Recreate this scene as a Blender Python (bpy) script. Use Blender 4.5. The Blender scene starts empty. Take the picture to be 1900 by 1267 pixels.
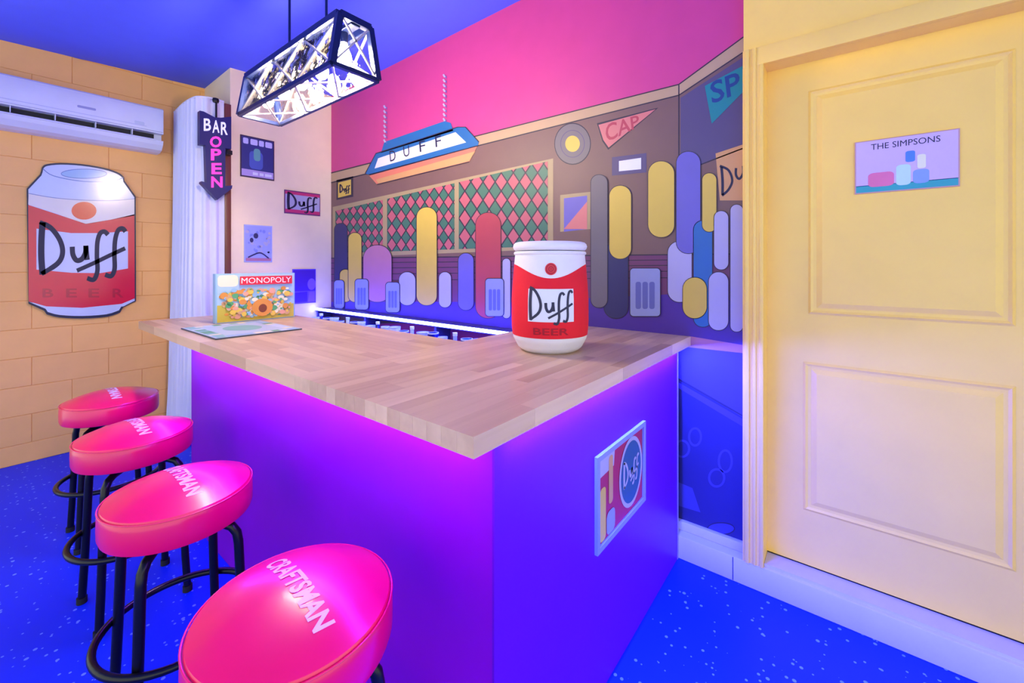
import bpy, bmesh, math, random
from mathutils import Vector, Matrix
random.seed(7)
S = bpy.context.scene
COL = S.collection

# ------------------------------------------------------------------ camera
F = 787.6; YAW = math.radians(38.22); YH = 490.0; EYE = 1.30
cam_d = bpy.data.cameras.new('camera'); cam = bpy.data.objects.new('camera', cam_d); COL.objects.link(cam)
cam_d.sensor_width = 36.0; cam_d.lens = F/1900*36.0
cam_d.shift_y = (YH-633.5)/1900
cam_d.clip_start = 0.02
cam.location = (0, 0, EYE); cam.rotation_euler = (math.pi/2, 0, YAW-math.pi/2)
S.camera = cam

# ------------------------------------------------------------------ world and exposure
w = bpy.data.worlds.new('room_ambient'); S.world = w; w.use_nodes = True
w.node_tree.nodes['Background'].inputs[0].default_value = (.90, 1.0, .92, 1)
w.node_tree.nodes['Background'].inputs[1].default_value = 1.85
S.view_settings.view_transform = 'Standard'; S.view_settings.look = 'None'
S.view_settings.exposure = 0.0; S.view_settings.gamma = 1.0; S.view_settings.use_curve_mapping = False
BULB = 330.0          # pendant bulbs
LED_FRONT = 120.0      # strip under the long counter overhang
LED_SIDE = 2700.0       # strip under the short counter overhang
LED_SHELF = 75.0      # strip on the back shelf

# measured picture points -> points on a real plane of the room
FW = Vector((math.cos(YAW), math.sin(YAW), 0)); RT = Vector((math.sin(YAW), -math.cos(YAW), 0))
def at(x, y, ax, v):
    d = FW + RT*((x-950)/F) + Vector((0, 0, (YH-y)/F))
    i = 'XYZ'.index(ax); c = Vector((0, 0, EYE))
    return c + d*((v-c[i])/d[i])

# ------------------------------------------------------------------ materials
def lin(c):
    return tuple((v/12.92 if v <= .04045 else ((v+.055)/1.055)**2.4) for v in (x/255 for x in c))
MATS = {}
def mat(name, rgb, rough=.55, metal=0.0, emit=None, es=0.0, spec=.5, coat=0.0, rand=0.0):
    """rgb in 0-255 display values"""
    if name in MATS: return MATS[name]
    m = bpy.data.materials.new(name); m.use_nodes = True; nt = m.node_tree
    b = nt.nodes['Principled BSDF']; c = lin(rgb)
    b.inputs['Base Color'].default_value = (*c, 1)
    b.inputs['Roughness'].default_value = rough; b.inputs['Metallic'].default_value = metal
    b.inputs['Specular IOR Level'].default_value = spec
    b.inputs['Coat Weight'].default_value = coat; b.inputs['Coat Roughness'].default_value = .2
    if emit is not None:
        b.inputs['Emission Color'].default_value = (*emit, 1); b.inputs['Emission Strength'].default_value = es
    # fine procedural variation of tone and relief
    tc = nt.nodes.new('ShaderNodeTexCoord'); n = nt.nodes.new('ShaderNodeTexNoise')
    n.inputs['Scale'].default_value = 9.0; n.inputs['Detail'].default_value = 3.0
    nt.links.new(tc.outputs['Object'], n.inputs['Vector'])
    mp = nt.nodes.new('ShaderNodeMapRange'); mp.inputs[3].default_value = .94; mp.inputs[4].default_value = 1.06
    nt.links.new(n.outputs['Fac'], mp.inputs[0])
    hs = nt.nodes.new('ShaderNodeHueSaturation'); hs.inputs['Color'].default_value = (*c, 1)
    if rand:
        oi = nt.nodes.new('ShaderNodeObjectInfo'); m2 = nt.nodes.new('ShaderNodeMapRange')
        m2.inputs[3].default_value = 1-rand; m2.inputs[4].default_value = 1+rand
        nt.links.new(oi.outputs['Random'], m2.inputs[0])
        mu = nt.nodes.new('ShaderNodeMath'); mu.operation = 'MULTIPLY'
        nt.links.new(mp.outputs[0], mu.inputs[0]); nt.links.new(m2.outputs[0], mu.inputs[1])
        nt.links.new(mu.outputs[0], hs.inputs['Value'])
    else:
        nt.links.new(mp.outputs[0], hs.inputs['Value'])
    nt.links.new(hs.outputs[0], b.inputs['Base Color'])
    MATS[name] = m
    return m

def bump(m, scale, strength, dist=.002):
    nt = m.node_tree; b = nt.nodes['Principled BSDF']
    tc = nt.nodes.new('ShaderNodeTexCoord'); n = nt.nodes.new('ShaderNodeTexNoise')
    n.inputs['Scale'].default_value = scale; n.inputs['Detail'].default_value = 4
    bp = nt.nodes.new('ShaderNodeBump'); bp.inputs['Strength'].default_value = strength; bp.inputs['Distance'].default_value = dist
    nt.links.new(tc.outputs['Object'], n.inputs['Vector']); nt.links.new(n.outputs['Fac'], bp.inputs['Height'])
    nt.links.new(bp.outputs[0], b.inputs['Normal'])
    return m

def floor_material():
    m = bpy.data.materials.new('blue_flake_floor'); m.use_nodes = True; nt = m.node_tree
    b = nt.nodes['Principled BSDF']; b.inputs['Roughness'].default_value = .5; b.inputs['Specular IOR Level'].default_value = .25
    tc = nt.nodes.new('ShaderNodeTexCoord')
    vo = nt.nodes.new('ShaderNodeTexVoronoi'); vo.inputs['Scale'].default_value = 46
    nt.links.new(tc.outputs['Object'], vo.inputs['Vector'])
    sep = nt.nodes.new('ShaderNodeSeparateColor'); nt.links.new(vo.outputs['Color'], sep.inputs[0])
    sz = nt.nodes.new('ShaderNodeMath'); sz.operation = 'MULTIPLY_ADD'; sz.inputs[1].default_value = .5; sz.inputs[2].default_value = -.20
    nt.links.new(sep.outputs[0], sz.inputs[0])
    lt = nt.nodes.new('ShaderNodeMath'); lt.operation = 'LESS_THAN'
    nt.links.new(vo.outputs['Distance'], lt.inputs[0]); nt.links.new(sz.outputs[0], lt.inputs[1])
    mx = nt.nodes.new('ShaderNodeMix'); mx.data_type = 'RGBA'
    mx.inputs['A'].default_value = (.0, .028, .80, 1); mx.inputs['B'].default_value = (.16, .30, .95, 1)
    nt.links.new(lt.outputs[0], mx.inputs['Factor']); nt.links.new(mx.outputs['Result'], b.inputs['Base Color'])
    return m

def wood_material(name, axis, light=(234, 200, 162), dark=(190, 150, 118)):
    m = bpy.data.materials.new(name); m.use_nodes = True; nt = m.node_tree
    b = nt.nodes['Principled BSDF']; b.inputs['Roughness'].default_value = .34
    tc = nt.nodes.new('ShaderNodeTexCoord'); mp = nt.nodes.new('ShaderNodeMapping')
    sc = [26, 26, 26]; sc['XYZ'.index(axis)] = 1.6
    mp.inputs['Scale'].default_value = sc
    oi = nt.nodes.new('ShaderNodeObjectInfo')
    av = nt.nodes.new('ShaderNodeVectorMath'); av.operation = 'ADD'
    mu = nt.nodes.new('ShaderNodeMath'); mu.operation = 'MULTIPLY'; mu.inputs[1].default_value = 50
    nt.links.new(oi.outputs['Random'], mu.inputs[0])
    nt.links.new(tc.outputs['Object'], av.inputs[0]); nt.links.new(mu.outputs[0], av.inputs[1])
    nt.links.new(av.outputs[0], mp.inputs['Vector'])
    n = nt.nodes.new('ShaderNodeTexNoise'); n.inputs['Scale'].default_value = 1.0; n.inputs['Detail'].default_value = 6
    nt.links.new(mp.outputs[0], n.inputs['Vector'])
    ad = nt.nodes.new('ShaderNodeMath'); ad.operation = 'MULTIPLY_ADD'; ad.inputs[1].default_value = .75
    nt.links.new(oi.outputs['Random'], ad.inputs[0]); nt.links.new(n.outputs['Fac'], ad.inputs[2])
    r = nt.nodes.new('ShaderNodeMapRange'); r.inputs[1].default_value = .3; r.inputs[2].default_value = 1.45
    nt.links.new(ad.outputs[0], r.inputs[0])
    mx = nt.nodes.new('ShaderNodeMix'); mx.data_type = 'RGBA'
    mx.inputs['A'].default_value = (*lin(light), 1); mx.inputs['B'].default_value = (*lin(dark), 1)
    nt.links.new(r.outputs[0], mx.inputs['Factor']); nt.links.new(mx.outputs['Result'], b.inputs['Base Color'])
    return m

def pane_material():
    m = bpy.data.materials.new('lamp_glass'); m.use_nodes = True; nt = m.node_tree
    nt.nodes.remove(nt.nodes['Principled BSDF']); out = nt.nodes['Material Output']
    tr = nt.nodes.new('ShaderNodeBsdfTransparent'); gl = nt.nodes.new('ShaderNodeBsdfGlossy'); gl.inputs['Roughness'].default_value = .05
    fr = nt.nodes.new('ShaderNodeFresnel'); fr.inputs[0].default_value = 1.10
    tc = nt.nodes.new('ShaderNodeTexCoord'); n = nt.nodes.new('ShaderNodeTexNoise'); n.inputs['Scale'].default_value = 22
    bp = nt.nodes.new('ShaderNodeBump'); bp.inputs['Distance'].default_value = .02; bp.inputs['Strength'].default_value = .25
    nt.links.new(tc.outputs['Object'], n.inputs['Vector']); nt.links.new(n.outputs['Fac'], bp.inputs['Height'])
    nt.links.new(bp.outputs[0], gl.inputs['Normal'])
    mx = nt.nodes.new('ShaderNodeMixShader')
    nt.links.new(fr.outputs[0], mx.inputs[0]); nt.links.new(tr.outputs[0], mx.inputs[1]); nt.links.new(gl.outputs[0], mx.inputs[2])
    nt.links.new(mx.outputs[0], out.inputs[0])
    return m

# ------------------------------------------------------------------ object helpers
def tag(o, label=None, cat=None, group=None, kind=None):
    if label: o['label'] = label
    if cat: o['category'] = cat
    if group: o['group'] = group
    if kind: o['kind'] = kind
    return o
def empty(name, loc=(0, 0, 0), rz=0.0, label=None, cat=None, group=None):
    o = bpy.data.objects.new(name, None); COL.objects.link(o); o.location = loc; o.rotation_euler = (0, 0, rz)
    o.empty_display_size = .05
    return tag(o, label, cat, group)
def obj(name, bm, m, parent=None, loc=(0, 0, 0), smooth=False):
    me = bpy.data.meshes.new(name); bm.to_mesh(me); bm.free()
    for mm in (m if isinstance(m, (list, tuple)) else [m]): me.materials.append(mm)
    if smooth:
        me.polygons.foreach_set('use_smooth', [True]*len(me.polygons)); me.set_sharp_from_angle(angle=math.radians(40))
    o = bpy.data.objects.new(name, me); COL.objects.link(o); o.location = loc
    if parent: o.parent = parent
    return o
def copy_tree(o, parent=None):
    c = o.copy(); COL.objects.link(c); c.parent = parent
    for ch in list(o.children): copy_tree(ch, c)
    return c
def box(bm, a, b, bev=0.0, mi=0):
    xs, ys, zs = zip(a, b)
    x0, x1 = min(xs), max(xs); y0, y1 = min(ys), max(ys); z0, z1 = min(zs), max(zs)
    vs = [bm.verts.new(p) for p in ((x0,y0,z0),(x1,y0,z0),(x1,y1,z0),(x0,y1,z0),(x0,y0,z1),(x1,y0,z1),(x1,y1,z1),(x0,y1,z1))]
    fs = [bm.faces.new([vs[i] for i in q]) for q in ((0,3,2,1),(4,5,6,7),(0,1,5,4),(1,2,6,5),(2,3,7,6),(3,0,4,7))]
    for f in fs: f.material_index = mi
    if bev:
        es = list({e for f in fs for e in f.edges})
        bmesh.ops.bevel(bm, geom=es, offset=bev, segments=2, affect='EDGES', profile=.5)
    return bm
def boxo(name, a, b, m, parent=None, bev=0.0, smooth=False):
    return obj(name, box(bmesh.new(), a, b, bev), m, parent, smooth=smooth or bev > 0)
def tube(bm, pts, r, n=10, closed=False, cap=True):
    pts = [Vector(p) for p in pts]; rings = []; N = len(pts); up = None
    for i, p in enumerate(pts):
        if closed: t = (pts[(i+1) % N]-pts[i-1]).normalized()
        else: t = (pts[min(i+1, N-1)]-pts[max(i-1, 0)]).normalized()
        if up is None:
            up = Vector((0, 0, 1)) if abs(t.z) < .9 else Vector((1, 0, 0))
        side = t.cross(up).normalized(); up = side.cross(t).normalized()
        rr = r[i] if isinstance(r, (list, tuple)) else r
        rings.append([bm.verts.new(p + (side*math.cos(2*math.pi*k/n) + up*math.sin(2*math.pi*k/n))*rr) for k in range(n)])
    for i in range(N if closed else N-1):
        A, B = rings[i], rings[(i+1) % N]
        off = 0
        if closed and i == N-1:
            off = min(range(n), key=lambda o: (A[0].co-B[o].co).length)
        for k in range(n):
            bm.faces.new((A[k], A[(k+1) % n], B[(k+1+off) % n], B[(k+off) % n]))
    if not closed and cap:
        bm.faces.new(rings[0][::-1]); bm.faces.new(rings[-1])
    bmesh.ops.recalc_face_normals(bm, faces=bm.faces)
    return bm
def lathe(bm, prof, n=48, mi=None, cx=0, cy=0):
    """prof: list of (r, z) bottom to top"""
    rings = []
    for r, z in prof:
        rings.append([bm.verts.new((cx, cy, z))] if r < 1e-6 else
                     [bm.verts.new((cx+r*math.cos(2*math.pi*k/n), cy+r*math.sin(2*math.pi*k/n), z)) for k in range(n)])
    for i in range(len(rings)-1):
        A, B = rings[i], rings[i+1]
        for k in range(n):
            a0, a1 = A[k % len(A)], A[(k+1) % len(A)]; b0, b1 = B[k % len(B)], B[(k+1) % len(B)]
            vs = [a0]
            for v in (a1, b1, b0):
                if v not in vs: vs.append(v)
            if len(vs) > 2:
                f = bm.faces.new(vs)
                if mi: f.material_index = mi[i]
    bmesh.ops.recalc_face_normals(bm, faces=bm.faces)
    return bm
def prism(bm, poly, fn, d0, d1):
    """closed 2-D outline swept between depths d0 and d1; fn(u, v, d) -> point"""
    A = [bm.verts.new(fn(u, v, d0)) for u, v in poly]; B = [bm.verts.new(fn(u, v, d1)) for u, v in poly]
    n = len(poly)
    bm.faces.new(A); bm.faces.new(B[::-1])
    for k in range(n): bm.faces.new((A[k], B[k], B[(k+1) % n], A[(k+1) % n]))
    bmesh.ops.recalc_face_normals(bm, faces=bm.faces)
    return bm

def smoothline(pts, k=6):
    out = []
    P = [Vector((p[0], p[1])) for p in pts]
    for i in range(len(P)-1):
        p0 = P[max(i-1, 0)]; p1 = P[i]; p2 = P[i+1]; p3 = P[min(i+2, len(P)-1)]
        for s in range(k):
            t = s/k
            out.append(.5*((2*p1)+(p2-p0)*t+(2*p0-5*p1+4*p2-p3)*t*t+(3*p1-p0-3*p2+p3)*t**3))
    out.append(P[-1]); return [(p.x, p.y) for p in out]
def ell(cx, cy, rx, ry, n=36, a0=0, a1=360):
    return [(cx+rx*math.cos(math.radians(a0+(a1-a0)*i/n)), cy+ry*math.sin(math.radians(a0+(a1-a0)*i/n))) for i in range(n if a1-a0 == 360 else n+1)]
def rrect(x0, y0, x1, y1, r, n=6):
    p = []
    for cx, cy, a in ((x1-r, y1-r, 0), (x0+r, y1-r, 90), (x0+r, y0+r, 180), (x1-r, y0+r, 270)):
        p += [(cx+r*math.cos(math.radians(a+90*i/n)), cy+r*math.sin(math.radians(a+90*i/n))) for i in range(n+1)]
    return p
_glyphs = {}
def glyphs(s, bold=0.0):
    """text as (points, faces), about 1 high, starting at 0"""
    if (s, bold) in _glyphs: return _glyphs[(s, bold)]
    cu = bpy.data.curves.new('lettering', 'FONT'); cu.body = s; cu.size = 1.0; cu.offset = bold; cu.fill_mode = 'FRONT'; cu.resolution_u = 3
    o = bpy.data.objects.new('lettering', cu); COL.objects.link(o)
    dg = bpy.context.evaluated_depsgraph_get(); me = bpy.data.meshes.new_from_object(o.evaluated_get(dg))
    v = [(p.co.x, p.co.y) for p in me.vertices]; f = [list(p.vertices) for p in me.polygons]
    bpy.data.objects.remove(o); bpy.data.curves.remove(cu); bpy.data.meshes.remove(me)
    x0 = min(p[0] for p in v); x1 = max(p[0] for p in v); y0 = min(p[1] for p in v); y1 = max(p[1] for p in v)
    v = [((p[0]-x0)/(x1-x0), (p[1]-y0)/(y1-y0)) for p in v]      # unit box
    _glyphs[(s, bold)] = (v, f); return v, f

class Print:
    """flat printed shapes laid on a surface; fn(u, v, lift) -> point"""
    def __init__(s, fn, step=.0004): s.bm = bmesh.new(); s.fn = fn; s.mats = []; s.lay = 0; s.step = step
    def mi(s, m):
        if m not in s.mats: s.mats.append(m)
        return s.mats.index(m)
    def up(s): s.lay += 1; return s
    def poly(s, pts, m):
        h = s.lay*s.step
        try: f = s.bm.faces.new([s.bm.verts.new(s.fn(u, v, h)) for u, v in pts])
        except ValueError: return
        f.material_index = s.mi(m)
    def stroke(s, pts, wd, m, smooth=True, closed=False):
        if smooth: pts = smoothline(pts)
        h = s.lay*s.step; L = []; n = len(pts)
        for i, p in enumerate(pts):
            a = pts[i-1] if (i or closed) else pts[0]; b = pts[(i+1) % n] if (i < n-1 or closed) else pts[-1]
            t = Vector((b[0]-a[0], b[1]-a[1]))
            if t.length < 1e-9: t = Vector((1, 0))
            t.normalize(); ww = wd[min(int(i/(n-1)*(len(wd)-1)+.5), len(wd)-1)] if isinstance(wd, (list, tuple)) else wd
            L.append((s.bm.verts.new(s.fn(p[0]-t.y*ww/2, p[1]+t.x*ww/2, h)), s.bm.verts.new(s.fn(p[0]+t.y*ww/2, p[1]-t.x*ww/2, h))))
        for i in range(n if closed else n-1):
            A, B = L[i], L[(i+1) % n]
            f = s.bm.faces.new((A[0], A[1], B[1], B[0])); f.material_index = s.mi(m)
    def text(s, body, u0, v0, u1, v1, m, bold=0.0, map2=None, slant=0.0):
        V, Fs = glyphs(body, bold); h = s.lay*s.step
        vs = []
        for x, y in V:
            if map2: u, v = map2(x, y)
            else: u, v = u0+(u1-u0)*x + slant*(v1-v0)*(y-.5), v0+(v1-v0)*y
            vs.append(s.bm.verts.new(s.fn(u, v, h)))
        for f in Fs:
            try: q = s.bm.faces.new([vs[i] for i in f]); q.material_index = s.mi(m)
            except ValueError: pass
    def build(s, name, parent=None):
        return obj(name, s.bm, s.mats, parent)
def hand_word(P, u0, v0, u1, v1, wd, m):
    """the hand-drawn word on the cans and plates, fitted in a box"""
    def q(pts): return [(u0+(u1-u0)*(x-215)/490, v1-(v1-v0)*(y-425)/335) for x, y in pts]
    P.stroke(q([(238, 430), (232, 520), (231, 620), (238, 722)]), wd*1.25, m)
    P.stroke(q([(222, 428), (285, 462), (335, 530), (350, 600), (322, 660), (232, 718)]), [wd*.8, wd, wd, wd, wd, wd*.9], m)
    P.stroke(q([(404, 566), (408, 610), (428, 642), (458, 635), (478, 600), (480, 560)]), wd, m)
    P.stroke(q([(480, 560), (483, 600), (488, 640)]), wd, m)
    P.stroke(q([(604, 500), (585, 482), (560, 492), (545, 540), (542, 620), (545, 700), (525, 750), (488, 742)]), wd*.9, m)
    P.stroke(q([(702, 482), (685, 464), (660, 476), (644, 530), (640, 610), (641, 690), (622, 730), (588, 722)]), wd*.9, m)
    P.stroke(q([(430, 700), (520, 660), (620, 612), (700, 575)]), wd*.8, m)

# colours shared by several things
M_yellow = bump(mat('door_yellow_paint', (255, 212, 102), .42), 60, .08)
M_block = bump(mat('block_yellow_paint', (246, 184, 110), .55, rand=.03), 70, .35)
M_mortar = mat('block_joint_paint', (236, 172, 90), .7)
M_pinkwall = bump(mat('peach_wall_paint', (250, 226, 186), .6), 80, .12)
M_ceil = mat('blue_ceiling_paint', (86, 106, 255), .7)
M_white = mat('white_plastic', (226, 226, 240), .35)
M_black = mat('black_metal', (16, 16, 22), .35, metal=.3)
M_ink = mat('dark_ink', (20, 16, 60), .5)
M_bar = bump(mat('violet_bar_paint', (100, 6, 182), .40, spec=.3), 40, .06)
M_red = mat('can_red', (222, 18, 50), .4)
M_wht = mat('print_white', (222, 222, 238), .5)
m_wht = M_wht; m_ink = M_ink

# ------------------------------------------------------------------ setting
XM, YB, YL, XD = 2.0, 3.65, 4.22, 2.03      # mural wall, peach wall, block wall, door leaf
def zc(x, y): return 2.745+.042*(x-.6)-.02*(y-4.22)
tag(boxo('floor', (-2.2, -2.2, -.05), (2.2, 4.4, 0), floor_material()), 'blue flake-coated floor', 'floor', kind='structure')
bm = bmesh.new(); cs = [(-2.2, -2.2), (2.2, -2.2), (2.2, 4.4), (-2.2, 4.4)]
A = [bm.verts.new((x, y, zc(x, y))) for x, y in cs]; B = [bm.verts.new((x, y, zc(x, y)+.05)) for x, y in cs]
bm.faces.new(A); bm.faces.new(B[::-1])
for k in range(4): bm.faces.new((A[k], B[k], B[(k+1) % 4], A[(k+1) % 4]))
bmesh.ops.recalc_face_normals(bm, faces=bm.faces)
tag(obj('ceiling', bm, M_ceil), 'deep blue painted ceiling', 'ceiling', kind='structure')
TOP = 2.95
# block wall: a recessed joint plane and every block on it
wl = tag(boxo('wall_left', (-1.0, YL+.0045, 0), (1.22, YL+.12, TOP), M_mortar), 'yellow painted concrete block wall', 'wall', kind='structure')
CH, BL = .1865, .372
edges = [0.0] + [.128+CH*k for k in range(0, 16)]
shapes = {}
for ci in range(len(edges)-1):
    z0, z1 = edges[ci], min(edges[ci+1], TOP)
    off = .240 if ci % 2 else .426
    x = off - BL*4
    while x < 1.215:
        x0, x1 = max(x, -1.0), min(x+BL, 1.215)
        if x1-x0 > .03:
            key = (round(x1-x0, 3), round(z1-z0, 3))
            if key not in shapes:
                b2 = box(bmesh.new(), (.001, 0, .001), (key[0]-.001, .02, key[1]-.001))
                es = [e for e in b2.edges if all(v.co.y < .001 for v in e.verts)]
                bmesh.ops.bevel(b2, geom=es, offset=.0018, segments=1, affect='EDGES')
                me = bpy.data.meshes.new('block'); b2.to_mesh(me); b2.free(); me.materials.append(M_block); shapes[key] = me
            o = bpy.data.objects.new('block', shapes[key]); COL.objects.link(o); o.parent = wl
            o.location = (x0, YL, z0)
        x += BL
tag(boxo('wall_return', (1.2, YB+.1, 0), (1.3, YL+.1, TOP), M_pinkwall), 'short peach wall return behind the white curtain', 'wall', kind='structure')
tag(boxo('wall_back', (1.2, YB, 0), (XM+.1, YB+.1, TOP), M_pinkwall), 'peach wall with four small pictures', 'wall', kind='structure')
M_magenta = mat('magenta_wall_paint', (198, 62, 132), .5)
tag(boxo('wall_right', (XM, .30, 0), (XM+.1, YB+.05, TOP), M_magenta), 'magenta wall carrying the bar mural', 'wall', kind='structure')
tag(boxo('trim_1', (1.160, YB-.012, 0), (1.203, YB+.03, 2.50), wood_material('brown_trim_wood', 'Z', (150, 84, 60), (110, 58, 42)), bev=.003), 'narrow brown wooden trim beside the curtain', 'trim', kind='structure')

# door wall: pieces round the opening, all in one body
XF = 1.945; DY0, DY1, DZ1 = .257, -.62, 2.092
bm = bmesh.new(); box(bm, (XF+.005, .33, 0), (XM+.14, DY0, TOP)); box(bm, (XF+.005, DY0, DZ1), (XM+.14, -1.2, TOP)); box(bm, (XF+.005, DY1, 0), (XM+.14, -1.2, DZ1))
tag(obj('wall_far_right', bm, M_yellow), 'yellow wall around the panelled door', 'wall', kind='structure')
# casing
bm = bmesh.new()
box(bm, (1.930, .330, .10), (XF+.006, DY0, DZ1+.0))
tag(obj('trim_2', bm, M_yellow), 'yellow door casing beside the mural', 'trim', kind='structure')
for k, (ya, yb, xf) in enumerate(((.322, .306, 1.922), (.294, .282, 1.925), (DY0+.014, DY0, 1.926))):
    boxo('casing_bead', (xf, ya, .10), (1.931, yb, DZ1+(.07 if k < 2 else 0)), M_yellow, bpy.data.objects['trim_2'], bev=.002)
tag(boxo('trim_3', (1.930, .330, DZ1), (XF+.006, -1.2, DZ1+.07), M_yellow, bev=.002), 'yellow door head casing above the panelled door', 'trim', kind='structure')
# door leaf with framed panels
dr = tag(boxo('door_1', (XD, DY0, .118), (XD+.04, DY1, DZ1), M_yellow), 'yellow two-panel door with a small picture plate', 'door', kind='structure')
def panel(y0, y1, z0, z1):
    bm = bmesh.new()
    # sunk moulding ring and raised field
    def loop(i, x): return [bm.verts.new((x, a, b)) for a, b in ((y0-i, z0+i), (y1+i, z0+i), (y1+i, z1-i), (y0-i, z1-i))]
    seq = [loop(-.004, XD-.0005), loop(.004, XD-.006), loop(.012, XD-.001), loop(.022, XD+.0), loop(.040, XD-.007)]
    for A, B in zip(seq, seq[1:]):
        for k in range(4): bm.faces.new((A[k], A[(k+1) % 4], B[(k+1) % 4], B[k]))
    bm.faces.new(seq[-1]); bmesh.ops.recalc_face_normals(bm, faces=bm.faces)
    return obj('door_panel', bm, M_yellow, dr)
panel(.113, -.415, 1.108, 1.975); panel(.130, -.415, .336, .912)
boxo('gap_shade_strip', (XD+.002, DY0, .112), (XD+.03, DY1, .118), M_black, dr)  # solid black strip standing in for the shade in the gap below
# raised curb, baseboard and sill
M_curb = bump(mat('curb_paint', (196, 190, 214), .45), 30, .2)
cb = tag(boxo('baseboard_right', (1.93, YB, 0), (XM+.14, -1.3, .101), M_curb, bev=.004), 'pale painted curb along the mural wall and door', 'baseboard', kind='structure')
boxo('sill', (1.945, DY0-.001, .101), (XD+.01, DY1, .112), M_curb, cb)
boxo('upper_moulding', (1.975, YB-.001, .101), (XM, .331, .140), M_curb, cb, bev=.004)
boxo('curb_joint', (1.9292, .367, .004), (1.932, .364, .098), M_ink, cb)

# ------------------------------------------------------------------ mural (figures left out; generic colour patches)
def mw(u, v, h): 
    p = at(u, v, 'X', XM); return (XM-.002-h, p.y, p.z)
mural = empty('wall_mural', (XM-.001, 2.0, 1.5), 0, 'wide painted bar-room mural on the magenta wall behind the bar', 'mural')
def keep(o): o.matrix_parent_inverse = o.parent.matrix_world.inverted() if False else Matrix.Translation(-Vector(o.parent.location)); return o
c = lambda n, r: mat('mural_'+n, tuple(v*.84 for v in r), .5)
m_tan = c('tan', (214, 178, 140)); m_brown = c('brown', (138, 102, 98)); m_slate = c('slate', (98, 84, 130)); m_line = c('line', (52, 40, 66))
m_wain = c('wainscot', (128, 62, 112)); m_bartop = c('bar_top', (86, 46, 170)); m_gold = c('gold', (250, 214, 92)); m_mug = c('mug', (168, 176, 232))
m_mugd = c('mug_dark', (112, 118, 196)); m_green = c('lattice_green', (70, 128, 108)); m_pink = c('lattice_pink', (214, 106, 124)); m_frame = c('lattice_frame', (192, 168, 126))
m_blue = c('blue', (40, 120, 196)); m_dblue = c('deep_blue', (24, 70, 150)); m_orange = c('orange', (250, 140, 116)); m_salmon = c('salmon', (240, 138, 138)); m_teal = c('teal', (20, 150, 160))
m_lil = c('lilac', (206, 200, 240)); m_rose = c('rose', (212, 136, 176)); m_navy = c('navy', (50, 46, 110)); m_grey = c('grey', (128, 118, 126)); m_red2 = c('red', (206, 70, 92)); m_vio = c('violet', (122, 112, 212)); m_peach = c('peach', (240, 180, 120))
P = Print(mw)
P.up(); P.poly([(615, 334), (1260, 172), (1260, 600), (615, 600)], m_brown)
P.poly([(1260, 172), (1380, 92), (1380, 640), (1260, 600)], m_brown)
P.up(); P.poly([(615, 322), (1260, 158), (1260, 176), (615, 338)], m_tan); P.poly([(1260, 158), (1380, 70), (1380, 96), (1260, 176)], m_tan)
P.poly([(1263, 182), (1380, 106), (1380, 275), (1263, 320)], m_slate)
P.poly([(615, 478), (1380, 470), (1380, 570), (615, 570)], m_wain)
P.up()
for a, b in (((615, 321), (1260, 157)), ((1260, 157), (1380, 69)), ((615, 339), (1260, 177)), ((1260, 177), (1380, 97)), ((1260, 158), (1260, 470)), ((1263, 320), (1380, 275)), ((615, 479), (1380, 471))):
    P.stroke([a, b], 2.2, m_line, smooth=False)
for y in (488, 498, 509, 521): P.stroke([(615, y), (1260, y-6)], 1.4, m_line, smooth=False)
P.poly([(615, 560), (950, 560), (1260, 545), (1380, 560), (1380, 640), (1283, 624), (1100, 610), (950, 620), (615, 585)], m_bartop)
keep(P.build('backdrop_print', mural))
# diamond lattice
P = Print(mw); P.lay = 3
P.poly([(618, 384), (1027, 294), (1027, 462), (618, 478)], m_frame); P.up()
def clip(poly, x0, x1, lo, hi):
    tests = [lambda p: p[0]-x0, lambda p: x1-p[0], lambda p: p[1]-lo(p[0]), lambda p: hi(p[0])-p[1]]
    for t in tests:
        out = []
        for i in range(len(poly)):
            a, b = poly[i-1], poly[i]; ta, tb = t(a), t(b)
            if (ta >= 0) != (tb >= 0):
                s = ta/(ta-tb); out.append((a[0]+(b[0]-a[0])*s, a[1]+(b[1]-a[1])*s))
            if tb >= 0: out.append(b)
        poly = out
        if len(poly) < 3: return None
    return poly
top = lambda x: 392+(x-620)*(-93/400.0); bot = lambda x: 470-(x-620)*.034
for x0, x1, wd in ((623, 711, 13.5), (719, 844, 17.5), (852, 1017, 22.5)):
    P.poly([(x0, top(x0)), (x1, top(x1)), (x1, bot(x1)), (x0, bot(x0))], m_line)
P.up()
for x0, x1, wd in ((623, 711, 13.5), (719, 844, 17.5), (852, 1017, 22.5)):
    hh = wd*1.5; rows = int(220/(hh/2)); cols = int((x1-x0)/wd)+3
    for r in range(rows):
        for k in range(cols):
            cx = x0+(k+(r % 2)*.5-.5)*wd; cy = 270+r*hh/2; g = .44
            q = clip([(cx-wd*g, cy), (cx, cy-hh*g), (cx+wd*g, cy), (cx, cy+hh*g)], x0, x1, top, bot)
            if q: P.poly(q, m_green if r % 2 else m_pink)
keep(P.build('lattice_print', mural))
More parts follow.
